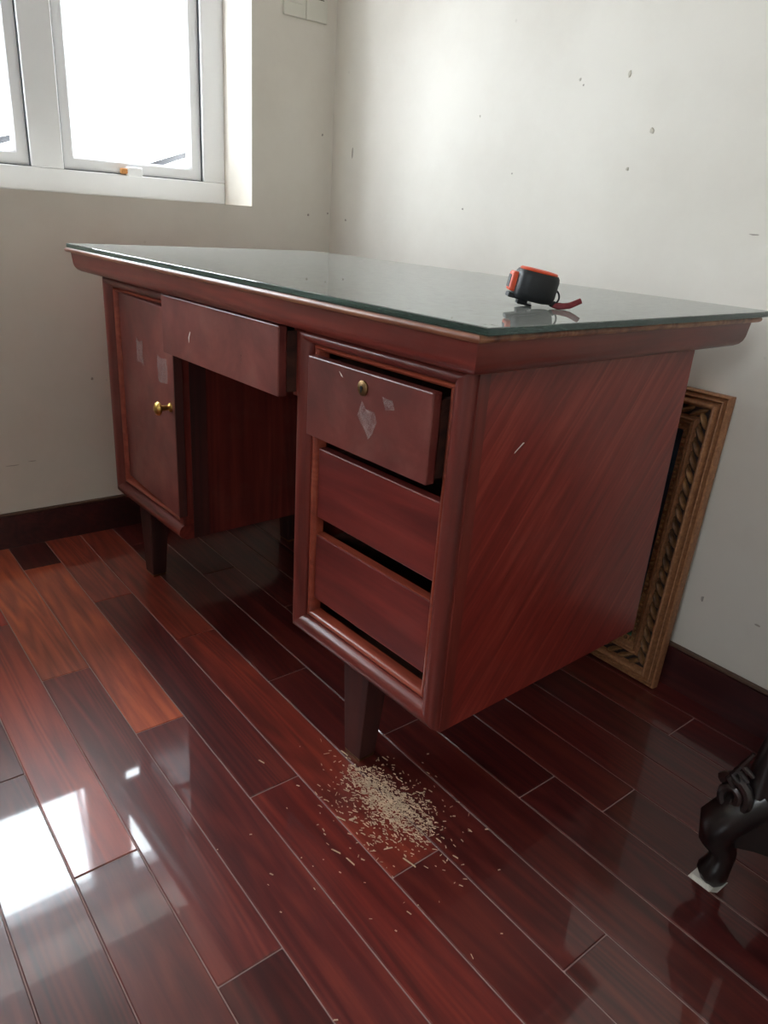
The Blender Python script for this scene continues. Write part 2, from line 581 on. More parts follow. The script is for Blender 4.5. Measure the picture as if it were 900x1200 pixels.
for k in range(k_lo, k_hi + 1):
    j = joint.get(k, (k * 0.2874) % PL)
    x = j
    while x > 0.01:
        x -= PL
    while x < RX:
        x0, x1 = max(x, 0.0), min(x + PL, RX)
        y = PY0 + k * PW
        if x1 - x0 > 0.03 and y + PW > RY and y < -0.001:
            full = abs(x1 - x0 - PL) < 1e-4 and y > RY and y + PW < -0.012
            ya, yb_ = max(0.0, RY - y), min(PW, -0.004 - y - (x - 0.5) * PTH)
            if full:
                o = bpy.data.objects.new('plank', plank_mesh)
                col.objects.link(o)
            else:
                if yb_ - ya < 0.006:
                    x += PL
                    continue
                o = MB().box(x0 - x, x1 - x - 0.0016, ya, yb_ - 0.0016, -0.014, 0).build('plank', M['floor_wood'], bevel=0.0013, seg=1)
            o.parent = floor
            o.location = (x + 0.0008, y + (x - 0.5) * PTH + 0.0008, 0)
            o.rotation_euler = (0, 0, PTH)
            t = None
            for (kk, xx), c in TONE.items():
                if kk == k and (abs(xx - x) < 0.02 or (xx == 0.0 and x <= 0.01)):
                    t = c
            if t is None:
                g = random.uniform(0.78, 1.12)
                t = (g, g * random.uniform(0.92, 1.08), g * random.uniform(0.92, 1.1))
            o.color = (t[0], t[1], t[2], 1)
        x += PL

WT = 0.24
wl = MB()
wl.box(-WT, 0, RY, WIN_Y0, 0, RZ_).box(-WT, 0, WIN_Y1, 0.0, 0, RZ_).box(-WT, 0, WIN_Y0, WIN_Y1, 0, WIN_Z0).box(-WT, 0, WIN_Y0, WIN_Y1, WIN_Z1, RZ_)
wall_left = struct(wl.build('wall_left', M['wall']), 'off-white plaster wall with the window')
wall_right = struct(MB().box(-WT, RX, 0, 0.12, 0, RZ_).build('wall_right', M['wall']), 'off-white plaster wall behind the desk')
struct(MB().box(RX, RX + 0.12, RY, 0.12, 0, RZ_).build('wall_front', M['wall']), 'off-white plaster wall facing the window')
wb = MB().box(-WT, W2_X0, RY - 0.12, RY, 0, RZ_).box(W2_X1, RX + 0.12, RY - 0.12, RY, 0, RZ_).box(W2_X0, W2_X1, RY - 0.12, RY, 0, W2_Z0).box(W2_X0, W2_X1, RY - 0.12, RY, W2_Z1, RZ_)
struct(wb.build('wall_back', M['wall']), 'off-white plaster wall facing the desk front')
struct(MB().box(-WT, RX + 0.12, RY - 0.12, 0.12, RZ_, RZ_ + 0.1).build('ceiling', M['ceiling']), 'plain white ceiling')

BH, BT = 0.094, 0.015
bl = struct(MB().box(0.0, BT, RY, -BT, 0, BH - 0.006).build('baseboard_left', M['base_wood']), 'dark wooden baseboard under the window')
MB().box(0.0, BT - 0.003, RY, -BT, BH - 0.006, BH).build('lit_top_edge', M['base_lit_top'], bl, bevel=0.002)
br = struct(MB().box(0.0, RX, -BT, 0.0, 0, BH - 0.006).build('baseboard_right', M['base_wood']), 'dark wooden baseboard behind the desk')
MB().box(0.0, RX, -BT + 0.003, 0.0, BH - 0.006, BH).build('lit_top_edge', M['base_lit_top'], br, bevel=0.002)

# flaked paint chips and nail holes on the walls
def chip(parent, plane, a, z, w, h, dark):
    m = MB()
    n = 7
    pts = []
    for i in range(n):
        t = 2 * PI * i / n
        r = random.uniform(0.7, 1.2)
        pts.append((math.cos(t) * w * r, math.sin(t) * h * r))
    d0, d1 = 0.0, -0.0012
    if plane == 'y':
        r0 = [(a + p, d0, z + q) for p, q in pts]
        r1 = [(a + p * 0.8, d1, z + q * 0.8) for p, q in pts]
    else:
        r0 = [(-d0, a + p, z + q) for p, q in pts]
        r1 = [(-d1, a + p * 0.8, z + q * 0.8) for p, q in pts]
    m.loft([r0, r1])
    m.build('paint_flake', M['flake_dark'] if dark else M['flake'], parent)

M['flake'] = plain('flaked_paint', (196, 188, 174), 0.8)
M['flake_dark'] = plain('scuffed_paint', (172, 162, 152), 0.8)
for a, z, w, h, dk in [(0.9905, 1.1512, .004, .007, 0), (1.0609, 1.0526, .005, .006, 0), (1.0211, 0.9879, .004, .003, 0), (1.3001, 0.8845, .010, .0015, 1),
                       (0.8748, 1.1509, .003, .003, 0), (0.885, 1.14, .002, .002, 1), (0.5714, 0.902, .003, .003, 1), (0.0813, 0.8565, .004, .004, 1),
                       (0.1009, 1.0316, .003, .016, 1), (1.369, 0.2109, .003, .007, 1), (1.4823, 0.2083, .006, .002, 1), (0.72, 0.98, .002, .002, 1), (0.60, 1.10, .002, .003, 0)]:
    chip(wall_right, 'y', a, z, w, h, dk)
for a, z, w, h, dk in [(-0.7324, 0.4276, .004, .004, 1), (-0.0359, 1.0785, .003, .004, 1), (-0.078, 0.8632, .004, .004, 1), (-0.0093, 0.8716, .003, .003, 1), (-0.95, 0.22, .02, .001, 1), (-0.90, 0.225, .012, .001, 1)]:
    chip(wall_left, 'x', a, z, w, h, dk)

# ------------------------------------------------------------------ window (outer frame, mullions, three outward-opened top-hung sashes)
win = struct(empty('window_1', (-0.162, 0, WIN_Z0)), 'white plastic window with narrow panes')
FD = 0.06        # frame depth, from x=-0.162 outwards


def wbox(x0, x1, y0, y1, z0, z1):
    """x measured outwards from the frame's room face, z from the sill"""
    return MB().box(-x1, -x0, y0, y1, z0, z1)


FW = 0.056
ZH = WIN_Z1 - WIN_Z0
wbox(0, FD, WIN_Y0, WIN_Y1, 0, FW).build('frame_rail', M['upvc'], win, bevel=0.003)
wbox(0, FD, WIN_Y0, WIN_Y1, ZH - FW, ZH).build('frame_rail', M['upvc'], win, bevel=0.003)
wbox(0, FD, WIN_Y1 - 0.066, WIN_Y1, FW, ZH - FW).build('frame_stile', M['upvc'], win, bevel=0.003)
wbox(0, FD, WIN_Y0, WIN_Y0 + 0.066, FW, ZH - FW).build('frame_stile', M['upvc'], win, bevel=0.003)
MY = [(-0.787, -0.709), (-1.243, -1.165), (-1.699, -1.621)]
for a, b_ in MY:
    wbox(0.0, FD, a, b_, FW, ZH - FW).build('mullion', M['upvc'], win, bevel=0.003)
bays = [(-0.709, -0.328), (-1.165, -0.787), (-1.621, -1.243), (-2.080, -1.699)]
for a, b_ in bays:
    # inner rebate lip of the fixed frame
    lip = rect_frame(a, b_, FW, ZH - FW, [(0, 0.014), (0, 0.05), (0.030, 0.05), (0.034, 0.040), (0.034, 0.020), (0.028, 0.014)])
    for s in 'LBRT':
        m = lip[s]
        m.v = [(-p[1], p[0], p[2]) for p in m.v]
        m.build('rebate_rail', M['upvc'], win)
    # dark gasket line
    g = rect_frame(a - 0.001, b_ + 0.001, FW - 0.001, ZH - FW + 0.001, [(0, 0.008), (0, 0.0135), (0.0035, 0.0135), (0.0035, 0.008)])
    gm = MB()
    for s in 'LBRT':
        gm.add([(-p[1], p[0], p[2]) for p in g[s].v], g[s].f)
    gm.build('gasket', M['gasket'], win)
    # sash: hinged along its top edge, swung outwards
    sw0, sw1 = a + 0.012, b_ - 0.012
    sz1 = ZH - FW - 0.010
    sh = ZH - 2 * FW - 0.020
    sash = empty('sash', (-0.066, 0, sz1), (0, math.radians(15), 0), win)
    sf = rect_frame(sw0, sw1, -sh, 0, [(0, 0.0), (0, 0.020), (0.013, 0.020), (0.016, 0.017), (0.016, 0.003), (0.013, 0.0)])
    for s in 'LBRT':
        m = sf[s]
        m.v = [(-p[1], p[0], p[2]) for p in m.v]
        m.build('sash_rail', M['upvc'], sash)
    MB().box(-0.012, -0.008, sw0 + 0.012, sw1 - 0.012, -sh + 0.012, -0.012).build('glass_pane', M['pane'], sash)
    # stay arm from the sill to the sash corner
    yb0 = (a + b_) / 2 - 0.0
    p0 = Vector((-0.012, yb0 - 0.005, FW + 0.012))
    p1 = Vector((-0.135, b_ + 0.006, 0.128))
    am = MB()
    dv = (p1 - p0).normalized()
    wv = dv.cross(Vector((0, 0, 1))).normalized() * 0.003
    uv = Vector((0, 0, 0.0075))
    am.loft([[p0 - wv - uv, p0 + wv - uv, p0 + wv + uv, p0 - wv + uv], [p1 - wv - uv, p1 + wv - uv, p1 + wv + uv, p1 - wv + uv]])
    am.build('stay_arm', M['alu'], win)
    MB().box(-0.020, 0.004, yb0 - 0.030, yb0 + 0.012, FW - 0.002, FW + 0.020).build('stay_bracket', M['upvc'], win, bevel=0.003)
    MB().box(-0.012, 0.006, yb0 - 0.046, yb0 - 0.029, FW + 0.002, FW + 0.016).build('stay_knob', M['rust'], win, bevel=0.003)

fill_win = struct(empty('added_fill_window', (0, RY - 0.10, 0)), 'small white window, added unseen behind the camera for fill light')  # added window, lifts the dim lower wall and picture frame
f2 = rect_frame(W2_X0, W2_X1, W2_Z0, W2_Z1, [(0, 0), (0, 0.05), (0.04, 0.05), (0.045, 0.045), (0.045, 0)])
for s in 'LBRT':
    f2[s].build('frame_rail', M['upvc'], fill_win)
MB().box((W2_X0 + W2_X1) / 2 - 0.025, (W2_X0 + W2_X1) / 2 + 0.025, 0.005, 0.045, W2_Z0 + 0.04, W2_Z1 - 0.04).build('mullion', M['upvc'], fill_win)
for xa, xb in ((W2_X0 + 0.04, (W2_X0 + W2_X1) / 2 - 0.02), ((W2_X0 + W2_X1) / 2 + 0.02, W2_X1 - 0.04)):
    MB().box(xa, xb, 0.022, 0.026, W2_Z0 + 0.04, W2_Z1 - 0.04).build('glass_pane', M['pane'], fill_win)

# ------------------------------------------------------------------ wall plates
for i, (y0, y1) in enumerate([(-0.1715, -0.1045), (-0.1035, -0.0365)]):
    t = empty('wall_plate', (0, (y0 + y1) / 2, 1.346))
    w = (y1 - y0) / 2
    MB().box(0, 0.008, -w, w, 0, 0.067).build('cover', M['plate'], t, bevel=0.002)
    if i == 0:
        MB().box(0.008, 0.0105, -w + 0.012, w - 0.012, 0.030, 0.056).build('blank_panel', M['plate'], t, bevel=0.001)
        tag(t, 'square white wall plate nearer the window, beside its twin at the top', 'wall plate', 'plates high on the window wall')
    else:
        MB().box(0.008, 0.0108, -w + 0.012, w - 0.012, 0.053, 0.063).build('rocker', M['plate'], t, bevel=0.001)
        MB().box(0.0078, 0.0086, -w + 0.012, w - 0.012, 0.0505, 0.0525).build('rocker_gap', M['plate_dark'], t)
        tag(t, 'square white switch plate nearest the room corner, with a dark slot', 'wall plate', 'plates high on the window wall')

# ------------------------------------------------------------------ the desk
O = Vector((0.7, -0.4, 0))
DTH = 0.0449
desk = tag(empty('writing_desk', O, (0, 0, DTH)), 'large red-brown wooden pedestal desk with glass-covered top', 'desk')
X0, X1, YF, YB = 0.224, 1.3616, -0.7487, -0.235
XI0, XI1 = 0.5762, 0.9964
ZB, ZT, ZL, ZG = 0.1978, 0.7155, 0.7642, 0.7735
OV = 0.0534


def D(m, name, mat, parent=None, **kw):
    """desk coordinates -> local to the desk"""
    m.v = [(p[0] - O.x, p[1] - O.y, p[2]) for p in m.v]
    return m.build(name, mat, parent or desk, **kw)


# top: apron moulding, lip, and wooden field under the glass
ax0, ax1, ay0, ay1 = X0 - OV + 0.010, X1 + OV - 0.010, YF - OV + 0.010, YB + 0.0905 - 0.013


def ring_rect(x0, x1, y0, y1, z):
    return [(x0, y0, z), (x1, y0, z), (x1, y1, z), (x0, y1, z)]


apr = [(0.055, ZT), (0.024, ZT), (0.0145, ZT + 0.0012), (0.0085, ZT + 0.0045), (0.0045, ZT + 0.010), (0.0025, ZT + 0.017), (0.0, ZL - 0.0085), (0.05, ZL - 0.0085)]
names = {'F': 'apron_front', 'B': 'apron_back', 'L': 'apron_end', 'R': 'apron_end'}
for s in 'FBLR':
    ra, rb = [], []
    for u, z in apr:
        if s == 'F':
            ra.append((ax0 + u, ay0 + u, z)); rb.append((ax1 - u, ay0 + u, z))
        elif s == 'B':
            ra.append((ax0 + u, ay1 - u, z)); rb.append((ax1 - u, ay1 - u, z))
        elif s == 'L':
            ra.append((ax0 + u, ay0 + u, z)); rb.append((ax0 + u, ay1 - u, z))
        else:
            ra.append((ax1 - u, ay0 + u, z)); rb.append((ax1 - u, ay1 - u, z))
    D(MB().loft([ra, rb]), names[s], M['desk_h'] if s in 'FB' else M['desk_d'], smooth=True)
lx0, lx1, ly0, ly1 = X0 - OV, X1 + OV, YF - OV, YB + 0.0905
lipr = [(0.06, ZL - 0.0085), (0.003, ZL - 0.0085), (0.0007, ZL - 0.0065), (0.0, ZL - 0.0042), (0.0007, ZL - 0.002), (0.003, ZL), (0.06, ZL)]
for s in 'FBLR':
    ra, rb = [], []
    for u, z in lipr:
        if s == 'F':
            ra.append((lx0 + u, ly0 + u, z)); rb.append((lx1 - u, ly0 + u, z))
        elif s == 'B':
            ra.append((lx0 + u, ly1 - u, z)); rb.append((lx1 - u, ly1 - u, z))
        elif s == 'L':
            ra.append((lx0 + u, ly0 + u, z)); rb.append((lx0 + u, ly1 - u, z))
        else:
            ra.append((lx1 - u, ly0 + u, z)); rb.append((lx1 - u, ly1 - u, z))
    D(MB().loft([ra, rb]), 'top_lip', M['edge_worn'], smooth=True)
D(MB().box(lx0 + 0.06, lx1 - 0.06, ly0 + 0.06, ly1 - 0.06, ZL - 0.0085, ZL - 0.0004), 'desktop_board', M['desk_h'])

# pedestals: hollow carcasses
PT = 0.018
REC = 0.034       # depth of the moulded front frame
FRAME = [(0.0, REC), (0.0, 0.0150), (0.0025, 0.0148), (0.0028, 0.0105), (0.006, 0.005), (0.012, 0.0012), (0.018, 0.0), (0.025, 0.002), (0.031, 0.007), (0.034, 0.0135),
         (0.0345, 0.0175), (0.036, 0.0145), (0.0395, 0.0125), (0.043, 0.014), (0.0455, 0.018), (0.046, REC)]
M_OUT = FRAME[:11] + [(0.0345, REC)]
M_BEAD = [(0.0345, REC)] + FRAME[10:]


def pedestal(xa, xb, inner):
    for x, outer in ((xa, xa == X0), (xb - PT, xb == X1)):
        strip = 0.0
        D(MB().box(x, x + PT, YF + REC, YB, ZB, ZT), 'side_panel', M['desk_side'] if outer else M['desk_v'])
    D(MB().box(xa + PT, xb - PT, YF + REC, YB - 0.012, ZB, ZB + 0.016), 'bottom_panel', M['inside'])
    D(MB().box(xa + PT, xb - PT, YB - 0.012, YB, ZB, ZT), 'back_panel', M['desk_v'])


pedestal(X0, XI0, 'R')
pedestal(XI1, X1, 'L')


def front_frame(xa, xb, sides):
    fo = rect_frame(xa, xb, ZB, ZT, [(u, YF + y) for u, y in M_OUT], sides, {'T': 0.74})
    for s in sides:
        D(fo[s], 'moulding', M['desk_v'] if s in 'LR' else M['desk_h'], smooth=True)
    fb = rect_frame(xa, xb, ZB, ZT, [(u, YF + y) for u, y in M_BEAD], sides, {'T': 0.74})
    for s in sides:
        D(fb[s], 'bead', M['bead'], smooth=True)


front_frame(X0, XI0, 'LBT')
front_frame(XI1, X1, 'LBRT')
# inner jamb strip closing the door side of the far pedestal
D(MB().box(XI0 - 0.02, XI0, YF + 0.012, YF + REC, ZB + 0.03, ZT), 'jamb_strip', M['desk_v'])
D(MB().box(XI0 - 0.001, XI0 + 0.0015, YF + REC, YF + REC + 0.036, ZB, ZT), 'edge_strip', M['leg'])

# kneehole: modesty panel and the housing of the middle drawer
D(MB().box(XI0, XI1, YB - 0.03, YB - 0.014, ZB + 0.12, ZT), 'modesty_panel', M['desk_h'])
D(MB().box(XI0, XI1, YF + 0.045, YB - 0.03, ZT - 0.008, ZT - 0.0002), 'kneehole_top', M['inside'])
D(MB().box(XI1 - 0.016, XI1 - 0.0005, YF + 0.012, YB - 0.03, 0.604, ZT - 0.009), 'drawer_runner', M['desk_v'])
D(MB().box(XI0 + 0.0005, XI0 + 0.010, YF + 0.012, YB - 0.03, 0.604, ZT - 0.009), 'drawer_runner', M['desk_v'])


# drawers
def drawer(xa, xb, za, zb, y, depth, thick=0.016, body_h=None, mat='drawer'):
    dr = D(MB().box(xa, xb, y, y + thick, za, zb), 'drawer', M[mat], bevel=0.0022)
    bh = body_h or (zb - za) * 0.86
    i0, i1, z0 = xa + 0.0015, xb - 0.0015, za + 0.006
    ya = y + thick
    for nm, m in (('drawer_side', MB().box(i0, i0 + 0.01, ya, ya + depth, z0, z0 + bh)), ('drawer_side', MB().box(i1 - 0.01, i1, ya, ya + depth, z0, z0 + bh)),
                  ('drawer_back', MB().box(i0 + 0.01, i1 - 0.01, ya + depth - 0.01, ya + depth, z0, z0 + bh)),
                  ('drawer_bottom', MB().box(i0 + 0.01, i1 - 0.01, ya, ya + depth - 0.01, z0 + 0.004, z0 + 0.008))):
        D(m, nm, M['inside'], dr)
    return dr


dr1 = drawer(1.0425, 1.3080, 0.5575, 0.6775, YF - 0.005, 0.40)
dr1['label'] = 'scuffed upper drawer pulled slightly out, with round lock'
dr2 = drawer(1.0435, 1.3145, 0.4165, 0.5325, YF + 0.019, 0.40, mat='drawer_low')
dr2['label'] = 'middle drawer pushed in, without a handle'
dr3 = drawer(1.0435, 1.3145, 0.2690, 0.3860, YF + 0.019, 0.40, mat='drawer_low')
D(MB().box(1.0445, 1.3135, YF + 0.0205, YF + 0.035, 0.3858, 0.3868), 'lit_top_edge', M['bead'], dr3)  # orange strip paints the light on this drawer's upper edge
dr3['label'] = 'bottom drawer pushed in, without a handle'
drc = drawer(0.5865, 0.9900, 0.6045, 0.7125, YF - 0.0225, 0.38)
drc['label'] = 'wide middle drawer above the kneehole, hanging slightly out'
for xa, dz in ((0.0, 0),):
    for z in (0.5445, 0.402):
        D(MB().box(XI1 + PT, X1 - PT, YF + 0.10, YB - 0.02, z - 0.006, z + 0.006), 'dust_board', M['inside'])

# lock on the upper drawer
lk = D(MB().lathe([(0.0005, -0.0035), (0.0085, -0.0035), (0.0105, -0.002), (0.0105, 0.0)], (1.1735, YF - 0.005, 0.6555), 'Y', 20), 'lock', M['old_brass'], dr1, smooth=True)
lk['label'] = 'tarnished round brass lock'
D(MB().lathe([(0.0004, -0.0042), (0.0026, -0.0042), (0.0026, -0.003)], (1.1735, YF - 0.005, 0.6565), 'Y', 12).box(1.1726, 1.1744, YF - 0.0092, YF - 0.008, 0.650, 0.6565), 'keyhole', M['black_hole'], dr1)

# residue of old stickers, scratches (flat stains on the wood)
def patch(parent, pts, y, mat, name):
    n = len(pts)
    ra = [(p[0], y, p[1]) for p in pts]
    rb = [(p[0], y - 0.0003, p[1]) for p in pts]
    return D(MB().loft([ra, rb]), name, mat, parent)


patch(dr1, [(1.172, .638), (1.182, .628), (1.200, .628), (1.206, .616), (1.198, .598), (1.190, .588), (1.181, .600), (1.172, .607), (1.164, .616)], YF - 0.0051, M['residue'], 'sticker_residue')
patch(dr1, [(1.214, .652), (1.235, .651), (1.240, .640), (1.222, .636)], YF - 0.0051, M['residue'], 'sticker_residue')
patch(dr1, [(1.119, .668), (1.124, .665), (1.128, .661), (1.124, .6625)], YF - 0.0051, M['paper'], 'scratch')
patch(drc, [(.702, .660), (.704, .660), (.699, .650), (.697, .640), (.696, .650)], YF - 0.0226, M['paper'], 'scratch')
patch(drc, [(.880, .655), (.8815, .655), (.879, .636), (.878, .636)], YF - 0.0226, M['residue'], 'scratch')

# cupboard door of the far pedestal, standing ajar
hx, hy = 0.2715, YF + 0.0205
DA = math.radians(3.6)
door = empty('door', (hx - O.x, hy - O.y, 0), (0, 0, -DA), desk)
door['label'] = 'plain cupboard door standing slightly ajar, with brass knob'
DW = 0.304
MB().box(0, DW, 0, 0.018, 0.252, 0.681).build('door_panel', M['drawer'], door, bevel=0.002)
MB().box(DW, DW + 0.003, 0.0, 0.018, 0.252, 0.681).build('shaded_door_edge', M['leg'], door, bevel=0.0008)  # dark leg wood stands in for shade on the door's edge
kx, kz = 0.283, 0.486
knob = MB().lathe([(0.0004, -0.034), (0.006, -0.034), (0.0125, -0.030), (0.0145, -0.026), (0.0125, -0.0225), (0.006, -0.021), (0.0052, -0.006), (0.009, -0.003), (0.0095, 0.0)], (kx, 0, kz), 'Y', 20)
kb = knob.build('knob', M['brass'], door, smooth=True)
kb['label'] = 'round embossed brass knob'
for x0, z0, w, h in ((0.10, 0.545, 0.040, 0.052), (0.222, 0.530, 0.050, 0.050)):
    pts = [(x0 + random.uniform(-.003, .003) + a * w, z0 + random.uniform(-.004, .004) + b_ * h) for a, b_ in ((0, 0), (.5, .02), (1, 0), (1, .5), (.95, 1), (.4, .95), (0.05, 1), (0, .5))]
    MB().loft([[(p[0], -0.0001, p[1]) for p in pts], [(p[0], -0.0004, p[1]) for p in pts]]).build('sticker_residue', M['residue'], door)

# legs, tapered
for cx, y0, y1 in ((0.325, YF + 0.030, YF + 0.085), (1.152, YF + 0.030, YF + 0.085), (0.325, YB - 0.085, YB - 0.03), (1.152, YB - 0.085, YB - 0.03)):
    D(MB().frustum((cx - 0.024, cx + 0.018, y0 + 0.004, y1 - 0.016), (cx - 0.034, cx + 0.034, y0, y1 - 0.008), 0.006, ZB), 'leg', M['leg'], bevel=0.002)
    D(MB().frustum((cx - 0.022, cx + 0.016, y0 + 0.006, y1 - 0.018), (cx - 0.0235, cx + 0.0175, y0 + 0.005, y1 - 0.017), 0.0, 0.006), 'leg_tip', M['old_brass'])

# side-panel scratches
def side_patch(pts, mat, name):
    ra = [(X1 + 0.0001, p[0], p[1]) for p in pts]
    rb = [(X1 + 0.0004, p[0], p[1]) for p in pts]
    D(MB().loft([ra, rb]), name, mat)


side_patch([(-.652, .6005), (-.634, .6125), (-.637, .6130), (-.651, .6025)], M['paper'], 'scratch')

# glass plate lying on the desktop
GX1, GYF, GYB = 1.424, -0.7985, -0.135
gl = MB()
gl.box(lx0 + 0.004, GX1, GYF, GYB, ZL + 0.0006, ZG)
gl.v = [(p[0] - O.x, p[1] - O.y, p[2]) for p in gl.v]
glass = gl.build('glass_top', M['desk_glass'], bevel=0.001, seg=1)
glass.location = O
glass.rotation_euler = (0, 0, DTH)
tag(glass, 'thick green-edged glass sheet covering the whole desk top', 'glass sheet')

# ------------------------------------------------------------------ tape measure on the glass
tp = tag(empty('tape_measure', (1.2975, -0.5435, ZG), (0, 0, math.atan2(RIGHT.y, RIGHT.x))), 'black and orange tape measure lying on the glass with wrist strap', 'tape measure')
TILT = Matrix.Rotation(math.radians(9.5), 4, 'Y')


def T(m, name, mat, **kw):
    off = Vector((0.0, 0.0, 0.0078))
    m.v = [tuple(TILT @ Vector(p) + off) for p in m.v]
    return m.build(name, mat, tp, **kw)


def dshape(sx, sy, n=28, back=0.0):
    """outline of the case seen from above: squarish front at -x, round elsewhere"""
    pts = []
    for i in range(n):
        t = 2 * PI * i / n
        e = 0.55 if math.cos(t) < 0 else 0.8
        c, s = math.cos(t), math.sin(t)
        pts.append((sx * math.copysign(abs(c) ** e, c), sy * math.copysign(abs(s) ** e, s)))
    return pts


def slab(prof, sx, sy):
    m = MB()
    m.loft([[(x * k, y * k, z) for x, y in dshape(sx, sy)] for k, z in prof])
    return m


T(slab([(0.86, 0.0), (0.95, 0.003), (1.0, 0.008), (1.0, 0.029), (0.97, 0.033), (0.90, 0.036)], 0.0285, 0.030), 'case', M['black_rubber'], smooth=True)
T(slab([(0.84, 0.0355), (0.86, 0.0375), (0.80, 0.0392), (0.45, 0.0400)], 0.0285, 0.030), 'face_cover', M['orange'], smooth=True)
T(slab([(0.62, -0.0012), (0.66, 0.0005), (0.66, 0.002)], 0.0285, 0.030), 'rear_cover', M['black_rubber'], smooth=True)
T(MB().box(-0.0355, -0.024, -0.013, 0.013, 0.006, 0.031), 'front_block', M['orange'], bevel=0.003)
T(MB().box(-0.0362, -0.0353, -0.009, 0.009, 0.010, 0.026), 'lock_button', M['black_rubber'], bevel=0.0003, seg=1)
T(MB().box(-0.034, -0.014, -0.012, 0.012, -0.002, 0.004), 'base_lip', M['black_rubber'], bevel=0.0015)
T(MB().box(-0.019, 0.001, -0.009, 0.009, -0.0078, -0.0050).box(-0.019, -0.006, -0.009, 0.009, -0.0050, 0.002), 'belt_clip', M['black_rubber'], bevel=0.0008, seg=1)
T(MB().box(-0.0045, -0.0005, -0.0088, -0.006, -0.0049, -0.0025), 'clip_rivet', M['steel'])
# cord loop and strap
MB().tube([(0.026 + 0.008 * math.sin(a) * 1.1, -0.008, 0.014 + 0.0095 * math.cos(a)) for a in [PI * i / 12 for i in range(13)]], 0.0013, 8).build('cord_loop', M['black_rubber'], tp, smooth=True)
MB().ellipsoid((0.027, -0.009, 0.0055), (0.005, 0, 0.001), (0, 0.004, 0), (0, 0, 0.004)).build('cord_knot', M['black_rubber'], tp, smooth=True)
MB().tube([(0.027, -0.010, 0.004), (0.033, -0.014, 0.0035), (0.040, -0.016, 0.0042), (0.048, -0.016, 0.0055), (0.056, -0.014, 0.009), (0.063, -0.013, 0.0125)], [0.003, 0.0038, 0.004, 0.004, 0.0038, 0.0036], 8, 0.6).build('strap', M['strap'], tp, smooth=True)
MB().tube([(0.027, -0.009, 0.005), (0.032, -0.006, 0.005), (0.038, -0.006, 0.0048), (0.044, -0.010, 0.004)], 0.0028, 8, 0.7).build('strap', M['strap'], tp, smooth=True)

# ------------------------------------------------------------------ gilt picture frame leaning on the wall
PHI = math.asin(0.034 / 0.612)
FWD_, FH = 0.62, 0.612
fr = tag(empty('picture_frame', (1.3405, -0.0385, 0.0005), (-PHI, 0, 0)), 'carved gilt picture frame leaning on the wall behind the desk', 'picture frame')
prof = [(0, 0), (0, -.016), (.002, -.0195), (.0045, -.0205), (.007, -.0165), (.009, -.0125), (.011, -.0165), (.0135, -.0215), (.016, -.0225), (.0185, -.0185),
        (.021, -.0135), (.024, -.0225), (.0275, -.0275), (.031, -.0285), (.0345, -.027), (.037, -.022), (.040, -.014), (.044, -.011), (.058, -.011), (.062, -.013),
        (.066, -.0145), (.069, -.020), (.072, -.0215), (.0745, -.0185), (.0765, -.0145), (.079, -.020), (.082, -.019), (.0845, -.015), (.087, -.011), (.090, -.0095), (.104, -.0065), (.104, 0)]
KP = 0.77
prof = [(u * KP, y) for u, y in prof]
rails = rect_frame(-FWD_, 0, 0, FH, prof)
for s in 'LBRT':
    rails[s].build('frame_rail', M['gilt'], fr, smooth=True)


def rope(p0, p1, nrm_in, seed):
    """twisted leaf band along a rail from p0 to p1 (x,z); nrm_in = inward direction"""
    m = MB()
    rnd = random.Random(seed)
    a, b_ = Vector(p0), Vector(p1)
    L = (b_ - a).length
    t = (b_ - a) / L
    nin = Vector(nrm_in)
    n = int(L / 0.026)
    for i in range(n):
        c = a + t * (L * (i + 0.5) / n)
        ang = 0.5 + rnd.uniform(-.05, .05)
        axis = t * math.cos(ang) + nin * math.sin(ang)
        side = t * math.sin(ang) - nin * math.cos(ang)
        m.ellipsoid((c.x, -0.0155, c.y), Vector((axis.x, -0.10, axis.y)) * 0.0175, Vector((side.x, 0, side.y)) * 0.0056, (0, 0.0115, 0), 8, 6)
        c2 = c + t * 0.010 + nin * 0.005
        m.ellipsoid((c2.x, -0.0135, c2.y), Vector((axis.x, 0.05, axis.y)) * 0.012, Vector((side.x, 0, side.y)) * 0.0035, (0, 0.007, 0), 8, 5)
    return m


U = 0.0515 * KP
rope((-U, U), (-U, FH - U), (-1, 0), 1).build('carved_band', M['gilt_dark'], fr, smooth=True)
rope((-FWD_ + U, FH - U), (-FWD_ + U, U), (1, 0), 2).build('carved_band', M['gilt_dark'], fr, smooth=True)
rope((-FWD_ + U, U), (-U, U), (0, 1), 3).build('carved_band', M['gilt_dark'], fr, smooth=True)
rope((-U, FH - U), (-FWD_ + U, FH - U), (0, -1), 4).build('carved_band', M['gilt_dark'], fr, smooth=True)


def beads(p0, p1):
    m = MB()
    a, b_ = Vector(p0), Vector(p1)
    n = int((b_ - a).length / 0.0115)
    for i in range(n):
        c = a.lerp(b_, (i + .5) / n)
        m.ellipsoid((c.x, -0.0085, c.y), (0.0048, 0, 0), (0, 0.0045, 0), (0, 0, 0.0048), 6, 4)
    return m


